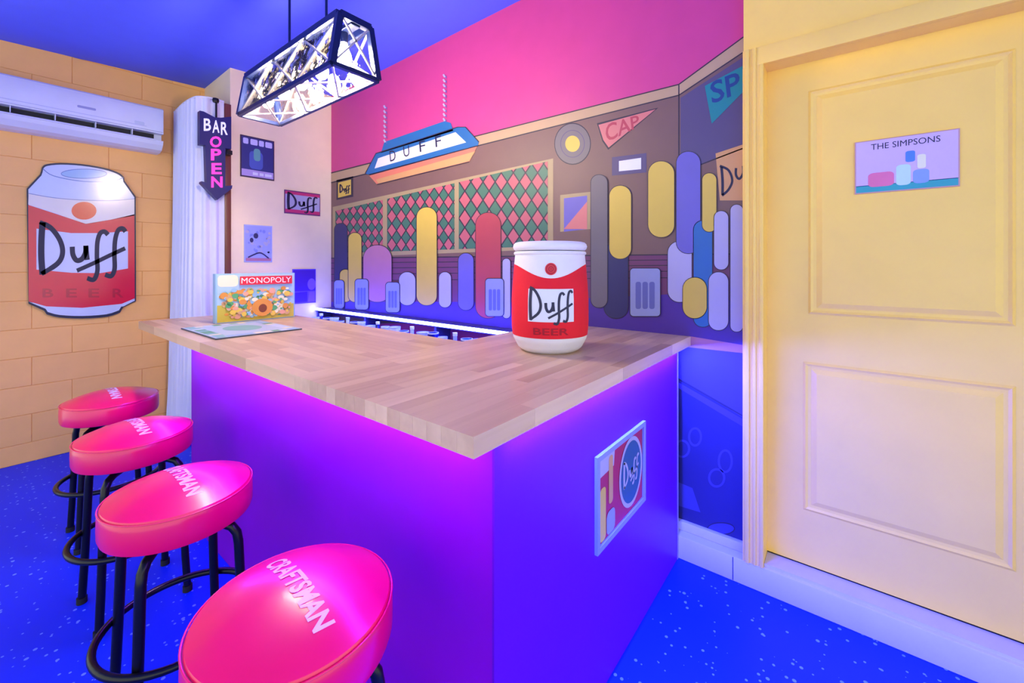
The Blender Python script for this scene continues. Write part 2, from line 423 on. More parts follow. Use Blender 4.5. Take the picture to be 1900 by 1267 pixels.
# hanging lamp drawn on the mural
P = Print(mw); P.lay = 7
k = lambda pts: [(600+x*.4103, 120+y*.4103) for x, y in pts]
P.poly(k([(205, 497), (700, 365), (662, 440), (245, 542)]), m_orange)
P.poly(k([(262, 400), (278, 350), (550, 256), (578, 264), (590, 300)]), m_blue)
P.poly(k([(192, 492), (240, 402), (610, 283), (645, 283), (706, 350), (700, 368), (210, 500)]), m_blue); P.up()
P.poly(k([(234, 470), (250, 424), (600, 306), (648, 352)]), m_wht); P.up()
P.poly(k([(240, 520), (690, 392), (662, 436), (252, 538)]), m_peach)
for ch, (x, y) in zip('DUFF', ((318, 415), (380, 395), (452, 372), (524, 350))):
    P.text(ch, 0, 0, 0, 0, m_ink, map2=lambda a, b, x=x, y=y: k([(x-13+26*a-4*b, y+24-48*b-6*a)])[0])
for pts in ([(192, 492), (240, 402), (610, 283), (645, 283), (706, 350)], [(210, 500), (700, 368)], [(245, 542), (662, 440)]): P.stroke(k(pts), 1.6, m_line, smooth=False)
for x, y0, y1 in ((280, 185, 348), (549, 45, 256)):
    y = y0
    while y < y1: P.stroke(k([(x-4, y), (x+3, y+13)]), 3.2, m_lil, smooth=False); P.stroke(k([(x+8, y+6), (x+9, y+18)]), 1.6, m_vio, smooth=False); y += 22
keep(P.build('hanging_lamp_print', mural))
# wall decorations drawn on the mural
P = Print(mw); P.lay = 3
P.poly(ell(1063, 267, 34, 39), m_line); P.up(); P.poly(ell(1063, 267, 32.5, 37), m_grey); P.up(); P.stroke(ell(1063, 267, 22, 25), 1.2, m_slate, smooth=False, closed=True); P.poly(ell(1063, 267, 13.5, 15), m_gold)
keep(P.build('record_print', mural))
P = Print(mw); P.lay = 3
P.poly([(1108, 229), (1222, 200), (1129, 278), (1118, 262)], m_line); P.up(); P.poly([(1111, 232), (1217, 203), (1130, 274), (1120, 260)], m_salmon); P.up()
P.text('CAP', 0, 0, 0, 0, m_red2, .012, map2=lambda a, b: (1126+62*a-3*b, 262-30*a-(34-12*a)*b+3))
keep(P.build('pennant_print', mural)); P = Print(mw); P.lay = 5
P.poly([(1308, 160), (1380, 122), (1380, 170), (1321, 230)], m_teal); P.up()
P.text('SP', 0, 0, 0, 0, m_dblue, .015, map2=lambda a, b: (1322+54*a-5*b, 194-26*a-40*b+4*a))
keep(P.build('pennant_print', mural))
P = Print(mw); P.lay = 3
for grp in (((([(1136, 292), (1200, 284), (1200, 320), (1136, 326)], m_slate), ([(1149, 299), (1190, 293), (1190, 314), (1149, 318)], m_wht)), 0), ((([(1040, 362), (1096, 356), (1096, 425), (1040, 430)], m_frame), ([(1047, 368), (1090, 363), (1090, 425), (1047, 430)], m_vio), ([(1047, 425), (1090, 374), (1090, 425)], m_salmon)), 0),
            ((([(625, 334), (656, 327), (656, 365), (625, 371)], m_line), ([(628, 339), (652, 333), (652, 361), (628, 367)], m_gold)), 1), ((([(1328, 285), (1380, 268), (1380, 372), (1336, 372)], m_peach),), 2)):
    P = Print(mw); P.lay = 3
    for q, m1 in grp[0]: P.poly(q, m1); P.up()
    if grp[1] == 1: hand_word(P, 631, 360, 650, 342, 2.2, m_ink)
    if grp[1] == 2: P.stroke([(1339, 310), (1341, 335), (1341, 362)], 5, m_ink); P.stroke([(1336, 308), (1352, 316), (1359, 335), (1352, 352), (1340, 363)], 4.5, m_ink); P.stroke([(1366, 312), (1366, 325), (1372, 332), (1379, 322), (1379, 308)], 4.5, m_ink)
    keep(P.build('framed_sign_print', mural))
# plain upright colour patches in the drawn colours
P = Print(mw); P.lay = 8
for x0, y0, x1, y1, m1 in ((622, 415, 645, 560, m_navy), (648, 432, 672, 560, m_gold), (676, 455, 728, 560, m_rose), (632, 500, 652, 560, m_gold),
                           (742, 505, 772, 566, m_lil), (775, 385, 812, 566, m_gold), (816, 505, 838, 570, m_lil),
                           (852, 470, 880, 575, m_vio), (884, 395, 930, 590, m_red2), (934, 480, 948, 590, m_lil),
                           (1098, 325, 1128, 570, m_grey), (1122, 450, 1166, 590, m_navy), (1132, 345, 1172, 480, m_gold),
                           (1204, 300, 1252, 440, m_gold), (1256, 282, 1300, 470, m_vio), (1304, 322, 1330, 430, m_gold), (1240, 448, 1284, 560, m_lil), (1288, 410, 1322, 606, m_blue), (1326, 392, 1352, 500, m_lil), (1356, 380, 1379, 615, m_lil), (1268, 515, 1312, 590, m_gold), (1316, 505, 1352, 612, m_lil)):
    P.up(); rr = min(x1-x0, y1-y0)*.48; P.poly(rrect(x0-1.2, y0-1.2, x1+1.2, y1+1.2, rr+1), m_line); P.up(); P.poly(rrect(x0, y0, x1, y1, rr, 9), m1)
    keep(P.build('colour_patch_print', mural)); LY = 8+(P.lay-7) % 8; P = Print(mw); P.lay = LY
# beer mugs drawn on the mural bar
P = Print(mw); P.lay = 19
for x0, y0, x1, y1 in ((622, 520, 640, 572), (661, 518, 685, 574), (718, 524, 743, 579), (903, 517, 936, 586), (1171, 498, 1226, 586)):
    P.poly(rrect(x0-1.3, y0-1.3, x1+1.3, y1+1.3, 7), m_line); P.up(); P.poly(rrect(x0, y0, x1, y1, 6), m_mug); P.up()
    for f in (.27, .5, .73):
        xc = x0+(x1-x0)*f; ww = (x1-x0)*.07; P.poly(rrect(xc-ww*1.3, y0+(y1-y0)*.28, xc+ww*1.3, y1-(y1-y0)*.15, ww), m_mugd)
    keep(P.build('mug_print', mural)); P = Print(mw); P.lay = 19
# lower part of the mural beside the bar end
P = Print(mw); P.lay = 1
P.poly([(1240, 612), (1380, 634), (1380, 655), (1240, 640)], m_rose)
P.poly([(1240, 640), (1380, 655), (1380, 775), (1240, 690)], c('panel_blue', (84, 70, 190)))
P.poly([(1240, 690), (1380, 775), (1380, 1010), (1240, 955)], m_navy); P.up()
P.stroke([(1240, 692), (1380, 772)], 3, m_line, smooth=False); P.poly([(1240, 698), (1380, 778), (1380, 792), (1240, 708)], c('panel_blue', (84, 70, 190)))
m_ring = c('ring', (78, 72, 150))
for x, y, rx, ry in ((1290, 810, 11, 16), (1266, 832, 13, 15), (1346, 855, 12, 20), (1330, 886, 14, 16)): P.stroke(ell(x, y, rx, ry), 4, m_ring, smooth=False, closed=True)
P.poly([(1250, 890), (1285, 905), (1300, 950), (1250, 935)], m_ring); P.poly(ell(1338, 980, 26, 12), m_ring); P.up(); P.stroke(ell(1338, 980, 25, 11), 2, m_line, smooth=False, closed=True)
keep(P.build('lower_print', mural))

# ------------------------------------------------------------------ bar
TZ = .975; TH = .042; UZ = TZ-TH
CX0, CX1, CY0, CYI, CY1 = .582, 1.272, .550, 1.268, 3.161
bar = empty('bar_cabinet', (.69, .59, 0), 0, 'violet painted L-shaped bar base under the wooden counter', 'bar')
def kb(name, a, b, m, bev=0.0, par=None):
    o = boxo(name, a, b, m, par or bar, bev); 
    if o.parent is bar: o.matrix_parent_inverse = Matrix.Translation(-Vector(bar.location))
    return o
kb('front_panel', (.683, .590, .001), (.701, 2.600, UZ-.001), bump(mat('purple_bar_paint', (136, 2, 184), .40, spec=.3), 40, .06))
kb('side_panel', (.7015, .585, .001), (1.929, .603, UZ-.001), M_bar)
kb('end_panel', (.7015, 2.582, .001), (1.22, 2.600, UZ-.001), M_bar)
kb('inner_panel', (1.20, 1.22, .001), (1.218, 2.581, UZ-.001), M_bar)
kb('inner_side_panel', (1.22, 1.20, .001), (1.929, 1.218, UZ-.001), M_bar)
kb('corner_trim', (.681, .5835, .001), (.7005, .5895, UZ-.001), M_bar)
kb('end_trim', (1.917, .5825, .001), (1.929, .5845, UZ-.001), mat('trim_violet', (150, 130, 235), .4))
# wooden counter: every stave its own piece
top = empty('wooden_countertop', (.582, .55, UZ), 0, 'L-shaped butcher-block wooden countertop with light oak staves', 'countertop')
WX, WY = wood_material('oak_staves_across', 'X'), wood_material('oak_staves_along', 'Y')
G = .0002
staves = {}
def stave(x0, y0, x1, y1, m, ax):
    key = (round(x1-x0, 4), round(y1-y0, 4), ax)
    if key not in staves:
        b2 = box(bmesh.new(), (G, G, 0), (key[0]-G, key[1]-G, TH)); me = bpy.data.meshes.new('stave'); b2.to_mesh(me); b2.free(); me.materials.append(m); staves[key] = me
    o = bpy.data.objects.new('stave', staves[key]); COL.objects.link(o); o.parent = top
    o.location = (x0-.582, y0-.55, 0)
rnd = random.Random(3)
n = 16; wd = (CYI-CY0)/n
for i in range(n):
    x = CX0; first = rnd.choice((.12, .2, .28, .36, .44))
    while x < XM-.002-1e-6:
        L = first or rnd.choice((.32, .40, .48)); first = 0
        x2 = min(x+L, XM-.002)
        if XM-.002-x2 < .06: x2 = XM-.002
        stave(x, CY0+i*wd, x2, CY0+(i+1)*wd, WX, 'X'); x = x2
n = 15; wd = (CX1-CX0)/n
for i in range(n):
    y = CYI; first = rnd.choice((.12, .2, .28, .36, .44))
    while y < CY1-1e-6:
        L = first or rnd.choice((.32, .40, .48)); first = 0
        y2 = min(y+L, CY1)
        if CY1-y2 < .06: y2 = CY1
        stave(CX0+i*wd, y, CX0+(i+1)*wd, y2, WY, 'Y'); y = y2
# light strips under the overhangs
def strip(name, a, b, m, label):
    o = boxo(name, a, b, m); tag(o, label, 'light strip'); return o
E_front = mat('strip_glow_violet', (170, 120, 255), emit=(.24, .02, 1.0), es=LED_FRONT)
E_side = mat('strip_glow_blue', (120, 130, 255), emit=(.04, .06, 1.0), es=LED_SIDE)
E_shelf = mat('strip_glow_white', (230, 235, 255), emit=(.07, .09, 1.0), es=LED_SHELF)
strip('light_strip', (.606, .62, UZ-.009), (.618, 2.56, UZ-.0005), E_front, 'thin violet light strip under the long front edge of the counter')
ls = empty('light_strip', (1.3, .572, UZ-.005), 0, 'thin blue light strip under the short side edge of the counter', 'light strip')
obj('led_tape', box(bmesh.new(), (-.58, -.006, .0012), (.60, 0, .0045)), E_side, ls)
obj('added_light_shield', box(bmesh.new(), (-.58, .0003, -.004), (.60, .008, .0045)), M_white, ls)  # unseen shield, added so the tape shines outward and spares the side panel
# framed print on the bar side
fr = empty('framed_print', (1.33, .585, .585), 0, 'white-framed red print with a round emblem on the side of the bar', 'picture')
def fq(u, v, h): return (u, .5815-h, v)
LT = lambda x: .729+(x-1.137)*0.0
bm = bmesh.new()
x0, x1, z0, z1, t = 1.137, 1.518, .440, .729, .016
box(bm, (x0, .574, z0), (x0+t, .5848, z1)); box(bm, (x1-t, .574, z0), (x1, .5848, z1)); box(bm, (x0+t, .574, z0), (x1-t, .5848, z0+t)); box(bm, (x0+t, .574, z1-t), (x1-t, .5848, z1))
M_fr = mat('frame_white', (132, 142, 208), .4)
def pin(o, e): o.matrix_parent_inverse = Matrix.Translation(-Vector(e.location)); return o
pin(obj('frame', bm, M_fr, fr), fr)
pin(boxo('backing', (x0+t, .582, z0+t), (x1-t, .5848, z1-t), mat('poster_red', (168, 16, 84), .5), fr), fr)
P = Print(fq); P.up()
P.poly([(1.16, .712), (1.27, .712), (1.262, .660), (1.16, .655)], m_lil)
P.poly(rrect(1.165, .458, 1.205, .62, .015), m_gold); P.up(); P.poly(rrect(1.21, .458, 1.27, .53, .02), m_mug); P.poly(rrect(1.225, .55, 1.255, .70, .012), m_peach)
P.poly(ell(1.40, .588, .098, .118), m_lil); P.up(); P.poly(ell(1.40, .588, .085, .104), mat('emblem_blue', (16, 84, 140), .5)); P.up()
hand_word(P, 1.335, .54, 1.465, .64, .010, m_lil)
pin(P.build('print', fr), fr)

# ------------------------------------------------------------------ back shelf, strip and the things on the lower shelf
M_shelf = mat('shelf_dark', (70, 66, 120), .35)
sh = empty('back_shelf', (1.93, 2.4, .55), 0, 'dark back-bar shelf along the mural wall behind the counter', 'shelf')
pin(boxo('shelf_board', (1.845, 1.275, .895), (1.985, YB-.006, .915), M_shelf, sh, bev=.002), sh)
pin(boxo('lower_board', (1.70, 1.275, .66), (1.985, YB-.006, .685), M_shelf, sh, bev=.002), sh)
for y in (1.29, 2.1, 2.9, YB-.02): pin(boxo('bracket', (1.86, y-.010, .686), (1.985, y+.010, .8945), M_shelf, sh), sh)
pin(boxo('carcass', (1.72, 1.275, .102), (1.925, YB-.006, .6595), M_shelf, sh), sh)
strip('light_strip', (1.826, 1.28, .905), (1.8445, YB-.010, .922), E_shelf, 'bright white light strip along the back shelf edge')
M_glass = [mat('glass_ice', (190, 210, 250), .12, spec=.8), mat('glass_navy', (24, 36, 140), .15, spec=.8), mat('glass_pale', (230, 236, 255), .2), mat('glass_teal', (60, 110, 170), .15)]
glass_words = ('ice-blue', 'navy', 'pale white', 'steel-blue')
y = 1.36; i = 0
while y < 3.58:
    kind = (1, 1, 0, 2, 3, 0, 2, 1, 2, 0, 3, 2, 0, 1, 2, 0, 1, 2, 3, 0)[i % 20]; tall = i % 4 == 1
    r = .030 + .010*((i*7) % 3)/2; hgt = (.176, .19, .165, .183)[i % 4]
    g = empty('bottle' if tall else 'tumbler', (1.785, y, .6855), 0, None, 'bottle' if tall else 'glass', 'glassware on the lower back shelf')
    bm = bmesh.new()
    if tall: lathe(bm, [(0, 0), (r, 0), (r, .10), (r*.8, .125), (.012, .145), (.012, hgt), (0, hgt)], 16); obj('body', bm, M_glass[kind], g, smooth=True)
    else: lathe(bm, [(0, 0), (r*.82, 0), (r, hgt), (r*.9, hgt), (r*.75, .01), (0, .01)], 16); obj('body', bm, M_glass[kind], g, smooth=True)
    bm = bmesh.new(); lathe(bm, [(0, hgt-.004), (.014, hgt-.004), (.014, hgt+.014), (0, hgt+.014)] if tall else [(r*.9, hgt-.004), (r*1.02, hgt-.004), (r*1.02, hgt+.003), (r*.9, hgt+.003)], 16)
    obj('cap' if tall else 'rim', bm, M_glass[2 if kind != 2 else 0], g, smooth=True)
    ordinal = ('first', 'second', 'third', 'fourth', 'fifth', 'sixth', 'seventh', 'eighth', 'ninth', 'tenth', 'eleventh', 'twelfth', 'thirteenth', 'fourteenth', 'fifteenth', 'sixteenth', 'seventeenth', 'eighteenth', 'nineteenth', 'twentieth', 'twenty-first', 'twenty-second', 'twenty-third', 'twenty-fourth', 'twenty-fifth', 'twenty-sixth')[i]
    g['label'] = '%s %s on the lower back shelf, %s from the plush can side' % (glass_words[kind], 'bottle' if tall else 'glass', ordinal)
    y += 2*r+.028; i += 1

# ------------------------------------------------------------------ plush can on the counter
pc = empty('plush_can', (1.368, .893, TZ), 0, 'large red and white plush beer can standing on the counter', 'plush can')
R0 = .142
def rc(z):   # soft silhouette
    pts = [(0, .100), (.012, .120), (.05, .140), (.10, .1455), (.20, .1450), (.27, .140), (.33, .135), (.36, .132), (.385, .136), (.405, .1375), (.42, .132)]
    for (a, ra), (b, rb) in zip(pts, pts[1:]):
        if a <= z <= b: return ra+(rb-ra)*(z-a)/(b-a)
    return pts[-1][1]
def band(name, z0f, z1f, m, lift=0.0, n=72, rows=10, cap0=False, cap1=False, parent=None):
    bm = bmesh.new(); rings = []
    for j in range(rows+1):
        ring = []
        for k in range(n):
            a = 2*math.pi*k/n; z = z0f(a)+(z1f(a)-z0f(a))*j/rows
            ring.append(bm.verts.new(((rc(z)+lift)*math.cos(a), (rc(z)+lift)*math.sin(a), z)))
        rings.append(ring)
    for A, B in zip(rings, rings[1:]):
        for k in range(n): bm.faces.new((A[k], A[(k+1) % n], B[(k+1) % n], B[k]))
    if cap0: bm.faces.new(rings[0][::-1])
    if cap1: bm.faces.new(rings[-1])
    bmesh.ops.recalc_face_normals(bm, faces=bm.faces)
    return obj(name, bm, m, parent or pc, smooth=True)
AF = math.atan2(-.893, -1.368)+.03      # the side that faces the room corner where one sits
M_plw = bump(mat('plush_white', (232, 226, 232), .9), 120, .3); M_plr = bump(mat('plush_red', (228, 20, 44), .85), 120, .3)
dip = lambda a: .325-.050*max(0, math.cos((a-AF)*1.0))**3
low = lambda a: .062
band('bottom_band', lambda a: 0.0, low, M_plw, rows=8, cap0=True)
redb = band('red_band', low, dip, M_plr, .0012)
band('upper_band', dip, lambda a: .372, M_plw, .0008)
# puffy rim roll and top
bm = bmesh.new(); n = 60
tube(bm, [(.124*math.cos(2*math.pi*i/n), .124*math.sin(2*math.pi*i/n), .391) for i in range(n)], .017, 12, closed=True)
obj('rim_roll', bm, M_plw, pc, smooth=True)
bm = bmesh.new(); n = 60
tube(bm, [(.131*math.cos(2*math.pi*i/n), .131*math.sin(2*math.pi*i/n), .366) for i in range(n)], .007, 10, closed=True)
obj('seam_roll', bm, M_plw, pc, smooth=True)
bm = bmesh.new(); lathe(bm, [(.126, .385), (.110, .394), (.06, .398), (0, .399)], 48); obj('lid', bm, M_plw, pc, smooth=True)
def cy(u, v, h):      # u along the surface to the right as seen, v up
    a = AF+u/R0; r = rc(v)+.0028+h; return (r*math.cos(a), r*math.sin(a), v)
P = Print(cy, .0006)
def grid(P, u0, v0, u1, v1, m, n=14):
    for i in range(n):
        for j in range(n):
            a, b = u0+(u1-u0)*i/n, u0+(u1-u0)*(i+1)/n; e, f = v0+(v1-v0)*j/n, v0+(v1-v0)*(j+1)/n
            P.poly([(a, e), (b, e), (b, f), (a, f)], m)
grid(P, -.082, .122, .082, .238, M_wht); P.up(); hand_word(P, -.078, .112, .078, .246, .0095, M_ink)
keep(P.build('label_patch', pc)) if False else P.build('label_patch', pc)
P = Print(cy, .0006)
for i in range(6):
    rr = (.0215, .018, .014, .010, .006, .003)[i]; 
    P.poly(ell(0, .308, rr, rr, 28), M_red if i % 2 == 0 else mat('badge_dark', (170, 14, 44), .6)); P.up()
P.build('round_badge', pc)
P = Print(cy, .0006); P.text('BEER', -.062, .076, .062, .100, mat('red_shade', (160, 10, 40), .8), .01); P.build('lower_lettering', pc)

# ------------------------------------------------------------------ game box and board
gb = empty('board_game_box', (1.02, 2.70, TZ), math.radians(-2), 'colourful board game box standing upright behind the game board', 'game box')
obj('box_body', box(bmesh.new(), (-.207, -.025, .0005), (.207, .025, .272), .002), mat('box_blue', (150, 190, 220), .4), gb, smooth=True)
def gf(u, v, h): return (u, -.0256-h, v)
def confetti(P, x0, y0, x1, y1, cols, n, smin, smax, rn):
    for i in range(n):
        x = rn.uniform(x0+smax, x1-smax); y = rn.uniform(y0+smax, y1-smax); s = rn.uniform(smin, smax)
        P.poly(ell(x, y, s, s*rn.uniform(.6, 1.1), 12, rn.uniform(0, 90), rn.uniform(0, 1)+360) if False else ell(x, y, s, s*rn.uniform(.6, 1.1), 12), rn.choice(cols))
        if i % 6 == 5: P.up()
g_ = lambda n, r: mat('box_'+n, r, .4)
P = Print(gf, .0003); P.up()
P.poly([(-.2, .006), (.2, .006), (.2, .266), (-.2, .266)], g_('sky', (176, 206, 226)))
P.up(); P.poly([(-.2, .006), (.2, .006), (.2, .085), (-.2, .10)], g_('field', (206, 186, 70)))
P.up(); P.poly(rrect(-.198, .20, -.10, .264, .02), g_('cream', (240, 232, 200)))
confetti(P, -.195, .008, .195, .20, [g_('yellow', (236, 200, 80)), g_('orange', (226, 150, 66)), g_('tan', (214, 170, 120)), g_('green', (90, 168, 110)), g_('blue', (66, 130, 180)), g_('cream', (240, 232, 200)), g_('pink', (232, 166, 140))], 260, .006, .019, random.Random(5))
P.up(); P.poly(ell(.02, .075, .055, .05), g_('orange', (226, 150, 66))); P.up(); P.poly(ell(.022, .07, .022, .024), g_('choc', (130, 66, 40)))
P.up(); P.poly([(-.095, .208), (.185, .208), (.185, .256), (-.095, .256)], g_('red', (220, 40, 60))); P.up()
P.text('MONOPOLY', -.088, .216, .178, .248, g_('white', (250, 240, 240)), .0)
P.build('cover_print', gb)
gd = empty('game_board', (.835, 2.375, TZ), math.radians(0), 'pale blue open game board lying flat on the counter', 'game board')
obj('board', box(bmesh.new(), (-.193, -.255, .0003), (.175, .235, .006), .001), mat('board_grey', (72, 84, 96), .5), gd)
def gt(u, v, h): return (u, v, .0063+h)
P = Print(gt, .0003); P.poly([(-.19, -.252), (.172, -.252), (.172, .232), (-.19, .232)], g_('boardtop', (186, 204, 220)))
P.up(); cols = [g_('mint', (130, 190, 180)), g_('blue', (66, 130, 180)), g_('cream', (240, 232, 200)), g_('green', (90, 168, 110)), g_('pale', (206, 220, 240))]; rn = random.Random(2)
for i in range(9):
    for (u0, v0, u1, v1) in ((-.18+i*.038, -.245, -.146+i*.038, -.20), (-.18+i*.038, .18, -.146+i*.038, .225), (-.18, -.19+i*.04, -.135, -.155+i*.04), (.12, -.19+i*.04, .165, -.155+i*.04)):
        P.poly([(u0, v0), (u1, v0), (u1, v1), (u0, v1)], rn.choice(cols))
P.poly(ell(0, 0, .08, .11), g_('mint', (130, 190, 180))); P.build('board_print', gd)

# ------------------------------------------------------------------ stools
def make_stool():
    s = empty('bar_stool', (0, 0, 0), 0, None, 'stool', 'red padded stools along the bar')
    M_seat = mat('red_vinyl', (244, 0, 88), .34, spec=.4, coat=.5)
    def dome(r): return .644+.040*(1-(r/.172)**2) if r < .172 else .644
    prof = [(0, .557), (.168, .557), (.176, .561), (.1795, .572), (.180, .596), (.1795, .622), (.177, .636), (.1725, .6445)]
    prof += [(r, dome(r)) for r in (.165, .15, .13, .105, .075, .04, 0)]
    st = obj('seat', lathe(bmesh.new(), prof, 64), M_seat, s, smooth=True)
    ring = [(.1786*math.cos(2*math.pi*i/64), .1786*math.sin(2*math.pi*i/64), .6395) for i in range(64)]
    obj('piping', tube(bmesh.new(), ring, .0018, 8, closed=True), M_seat, st, smooth=True)
    def sf(u, v, h): return (v, -u, dome(math.hypot(u, v))+.0008+h)       # read from the side away from the bar
    P = Print(sf); P.text('CRAFTSMAN', -.122, -.018, .122, .020, mat('seat_lettering', (232, 206, 240), .5), .03, slant=.10); P.build('lettering', st)
    M_leg = mat('stool_black', (14, 14, 26), .28, metal=.4)
    obj('swivel_plate', lathe(bmesh.new(), [(0, .540), (.075, .540), (.075, .5565), (0, .5565)], 32), M_leg, s, smooth=True)
    for k in range(4):
        a = math.radians(45+90*k); pts = []
        for r, z in ((.035, .532), (.08, .532), (.115, .530), (.139, .521), (.153, .502), (.158, .475), (.160, .44), (.166, .30), (.174, .14), (.182, .012)): pts.append((r*math.cos(a), r*math.sin(a), z))
        lg = obj('leg', tube(bmesh.new(), pts, .0125, 12), M_leg, s, smooth=True)
        obj('rubber_foot', lathe(bmesh.new(), [(0, 0), (.016, 0), (.016, .022), (0, .022)], 14, cx=.182*math.cos(a), cy=.182*math.sin(a)), mat('rubber', (18, 18, 20), .8), lg, smooth=True)
    rg = [(.188*math.cos(2*math.pi*i/56), .188*math.sin(2*math.pi*i/56), .265) for i in range(56)]
    obj('foot_ring', tube(bmesh.new(), rg, .010, 10, closed=True), M_leg, s, smooth=True)
    return s
stool = make_stool()
for i, (x, y, rz, lab) in enumerate(((.388, .838, -4, 'red padded bar stool nearest the camera, lettered seat cut by the frame'), (.378, 1.535, 0, 'red padded bar stool, second nearest, its footrest ring in view'), (.394, 2.185, 3, 'red padded bar stool, third from the camera along the bar'), (.422, 2.84, 0, 'red padded bar stool farthest away, by the block wall'))):
    o = stool if i == 0 else copy_tree(stool)
    o.location = (x, y, 0); o.rotation_euler = (0, 0, math.radians(rz)); o['label'] = lab

# ------------------------------------------------------------------ pendant lamp
LX, LY0, LY1, LZ0, LZ1 = .925, 1.505, 2.395, 2.05, 2.25
pd = empty('pendant_lamp', (LX, 1.95, LZ0), 0, 'black caged linear pendant lamp with clear bulbs over the bar', 'lamp')
M_cage = mat('cage_black', (20, 34, 84), .32, metal=.5); M_brass = mat('cage_wire', (214, 206, 190), .3, metal=.6); M_pane = pane_material()
hb, ht, ly = .0975, .065, .445; H = LZ1-LZ0
def beam(bm, p, q, t=.014):
    p, q = Vector(p), Vector(q); d = (q-p).normalized(); a = d.cross(Vector((0, 0, 1)))
    if a.length < .3: a = d.cross(Vector((0, 1, 0)))
    a.normalize(); b = a.cross(d); h = t/2
    A = [bm.verts.new(p+a*i*h+b*j*h) for i, j in ((1, 1), (-1, 1), (-1, -1), (1, -1))]; B = [bm.verts.new(q+a*i*h+b*j*h) for i, j in ((1, 1), (-1, 1), (-1, -1), (1, -1))]
    bm.faces.new(A); bm.faces.new(B[::-1])
    for k in range(4): bm.faces.new((A[k], B[k], B[(k+1) % 4], A[(k+1) % 4]))
    bmesh.ops.recalc_face_normals(bm, faces=bm.faces)
bc = [(-hb, -ly, 0), (hb, -ly, 0), (hb, ly, 0), (-hb, ly, 0)]; tcn = [(-ht, -ly+.005, H), (ht, -ly+.005, H), (ht, ly-.005, H), (-ht, ly-.005, H)]
for k in range(4):
    for a, b, t in ((bc[k], bc[(k+1) % 4], .017), (tcn[k], tcn[(k+1) % 4], .026), (bc[k], tcn[k], .024)):
        bm = bmesh.new(); beam(bm, a, b, t); obj('frame_bar', bm, M_cage, pd)
def wire(a, b, t=.007):
    bm = bmesh.new(); beam(bm, a, b, t); obj('cage_wire', bm, M_brass, pd)
def lerp(a, b, t): return tuple(x+(y-x)*t for x, y in zip(a, b))
for s in (-1, 1):
    B0, B1, T0, T1 = (s*hb, -ly, 0), (s*hb, ly, 0), (s*ht, -ly, H), (s*ht, ly, H)
    for i in range(3):
        wire(lerp(B0, B1, i/3), lerp(T0, T1, (i+1)/3)); wire(lerp(B0, B1, (i+1)/3), lerp(T0, T1, i/3))
    e0, e1, f0, f1 = (-hb, s*ly, 0), (hb, s*ly, 0), (-ht, s*ly, H), (ht, s*ly, H)
    wire(e0, f1); wire(e1, f0)
    for pts in ((B0, B1, T1, T0), (e0, e1, f1, f0)):
        bm = bmesh.new(); q = [Vector(p) for p in pts]; off = Vector((s*.003 if pts[0][0] == pts[1][0] else 0, s*.003 if pts[0][0] != pts[1][0] else 0, 0))
        A = [bm.verts.new(p-off*.5) for p in q]; B = [bm.verts.new(p+off*.5) for p in q]
        bm.faces.new(A); bm.faces.new(B[::-1])
        for k in range(4): bm.faces.new((A[k], B[k], B[(k+1) % 4], A[(k+1) % 4]))
        bmesh.ops.recalc_face_normals(bm, faces=bm.faces); obj('glass_pane', bm, M_pane, pd)
for i in range(3):
    wire((-hb, -ly+2*ly*i/3, 0), (hb, -ly+2*ly*(i+1)/3, 0)); wire((hb, -ly+2*ly*i/3, 0), (-hb, -ly+2*ly*(i+1)/3, 0))
obj('socket_rail', box(bmesh.new(), (-.02, -ly, H-.02), (.02, ly, H-.002), .003), M_cage, pd)
M_bulb = mat('bulb_glow', (255, 240, 200), .3, emit=(1.0, .80, .56), es=BULB)
for i in range(5):
    y = -.36+.18*i
    so = obj('socket', lathe(bmesh.new(), [(0, H-.06), (.014, H-.06), (.016, H-.02), (0, H-.02)], 16, cy=y), M_cage, pd, smooth=True)
    obj('bulb', lathe(bmesh.new(), [(0, .042), (.014, .046), (.026, .060), (.030, .078), (.026, .098), (.016, .120), (.012, H-.06), (0, H-.06)], 20, cy=y), M_bulb, so, smooth=True)
for y in (1.728, 2.066):
    zt = zc(LX, y); bm = bmesh.new(); tube(bm, [(0, y-1.95, H), (0, y-1.95, zt-LZ0-.022)], .0055, 10); obj('hanging_rod', bm, M_cage, pd, smooth=True)
yc = (1.728+2.066)/2-1.95
bm = box(bmesh.new(), (-.03, yc-.22, zc(LX, 1.9)-LZ0-.026), (.03, yc+.22, zc(LX, 1.9)-LZ0+.002), .003); obj('ceiling_canopy', bm, M_cage, pd)

# ------------------------------------------------------------------ air conditioner
ac = empty('air_conditioner', (.42, YL, 2.15), 0, 'white wall-mounted air conditioner above the can-shaped sign', 'air conditioner')
def ax(u, v, d): return (d, -u, v)
M_ac = mat('ac_white', (214, 216, 236), .35)
XL, XR = -.46, .468
obj('body', prism(bmesh.new(), [(0, .0), (.08, .0), (.13, .012), (.165, .045), (.178, .075), (.120, .080), (.120, .128), (.180, .128), (.180, .305), (.165, .318), (.02, .322), (0, .322)], ax, XL, XR), M_ac, ac)
obj('front_panel', prism(bmesh.new(), [(.181, .135), (.191, .140), (.193, .20), (.190, .28), (.181, .300)], ax, XL+.004, XR-.006), M_ac, ac, smooth=True)
obj('outlet_slot', box(bmesh.new(), (XL+.02, -.1215, .081), (XR-.045, -.1205, .127)), mat('slot_dark', (10, 10, 30), .6), ac)
obj('louvre', prism(bmesh.new(), [(.178, .070), (.182, .072), (.178, .082), (.150, .082), (.150, .078)], ax, XL+.02, XR-.045), M_ac, ac)
for x in (-.28, -.09, .10, .29): obj('vane', box(bmesh.new(), (x, -.172, .088), (x+.004, -.125, .1265)), M_ac, ac)
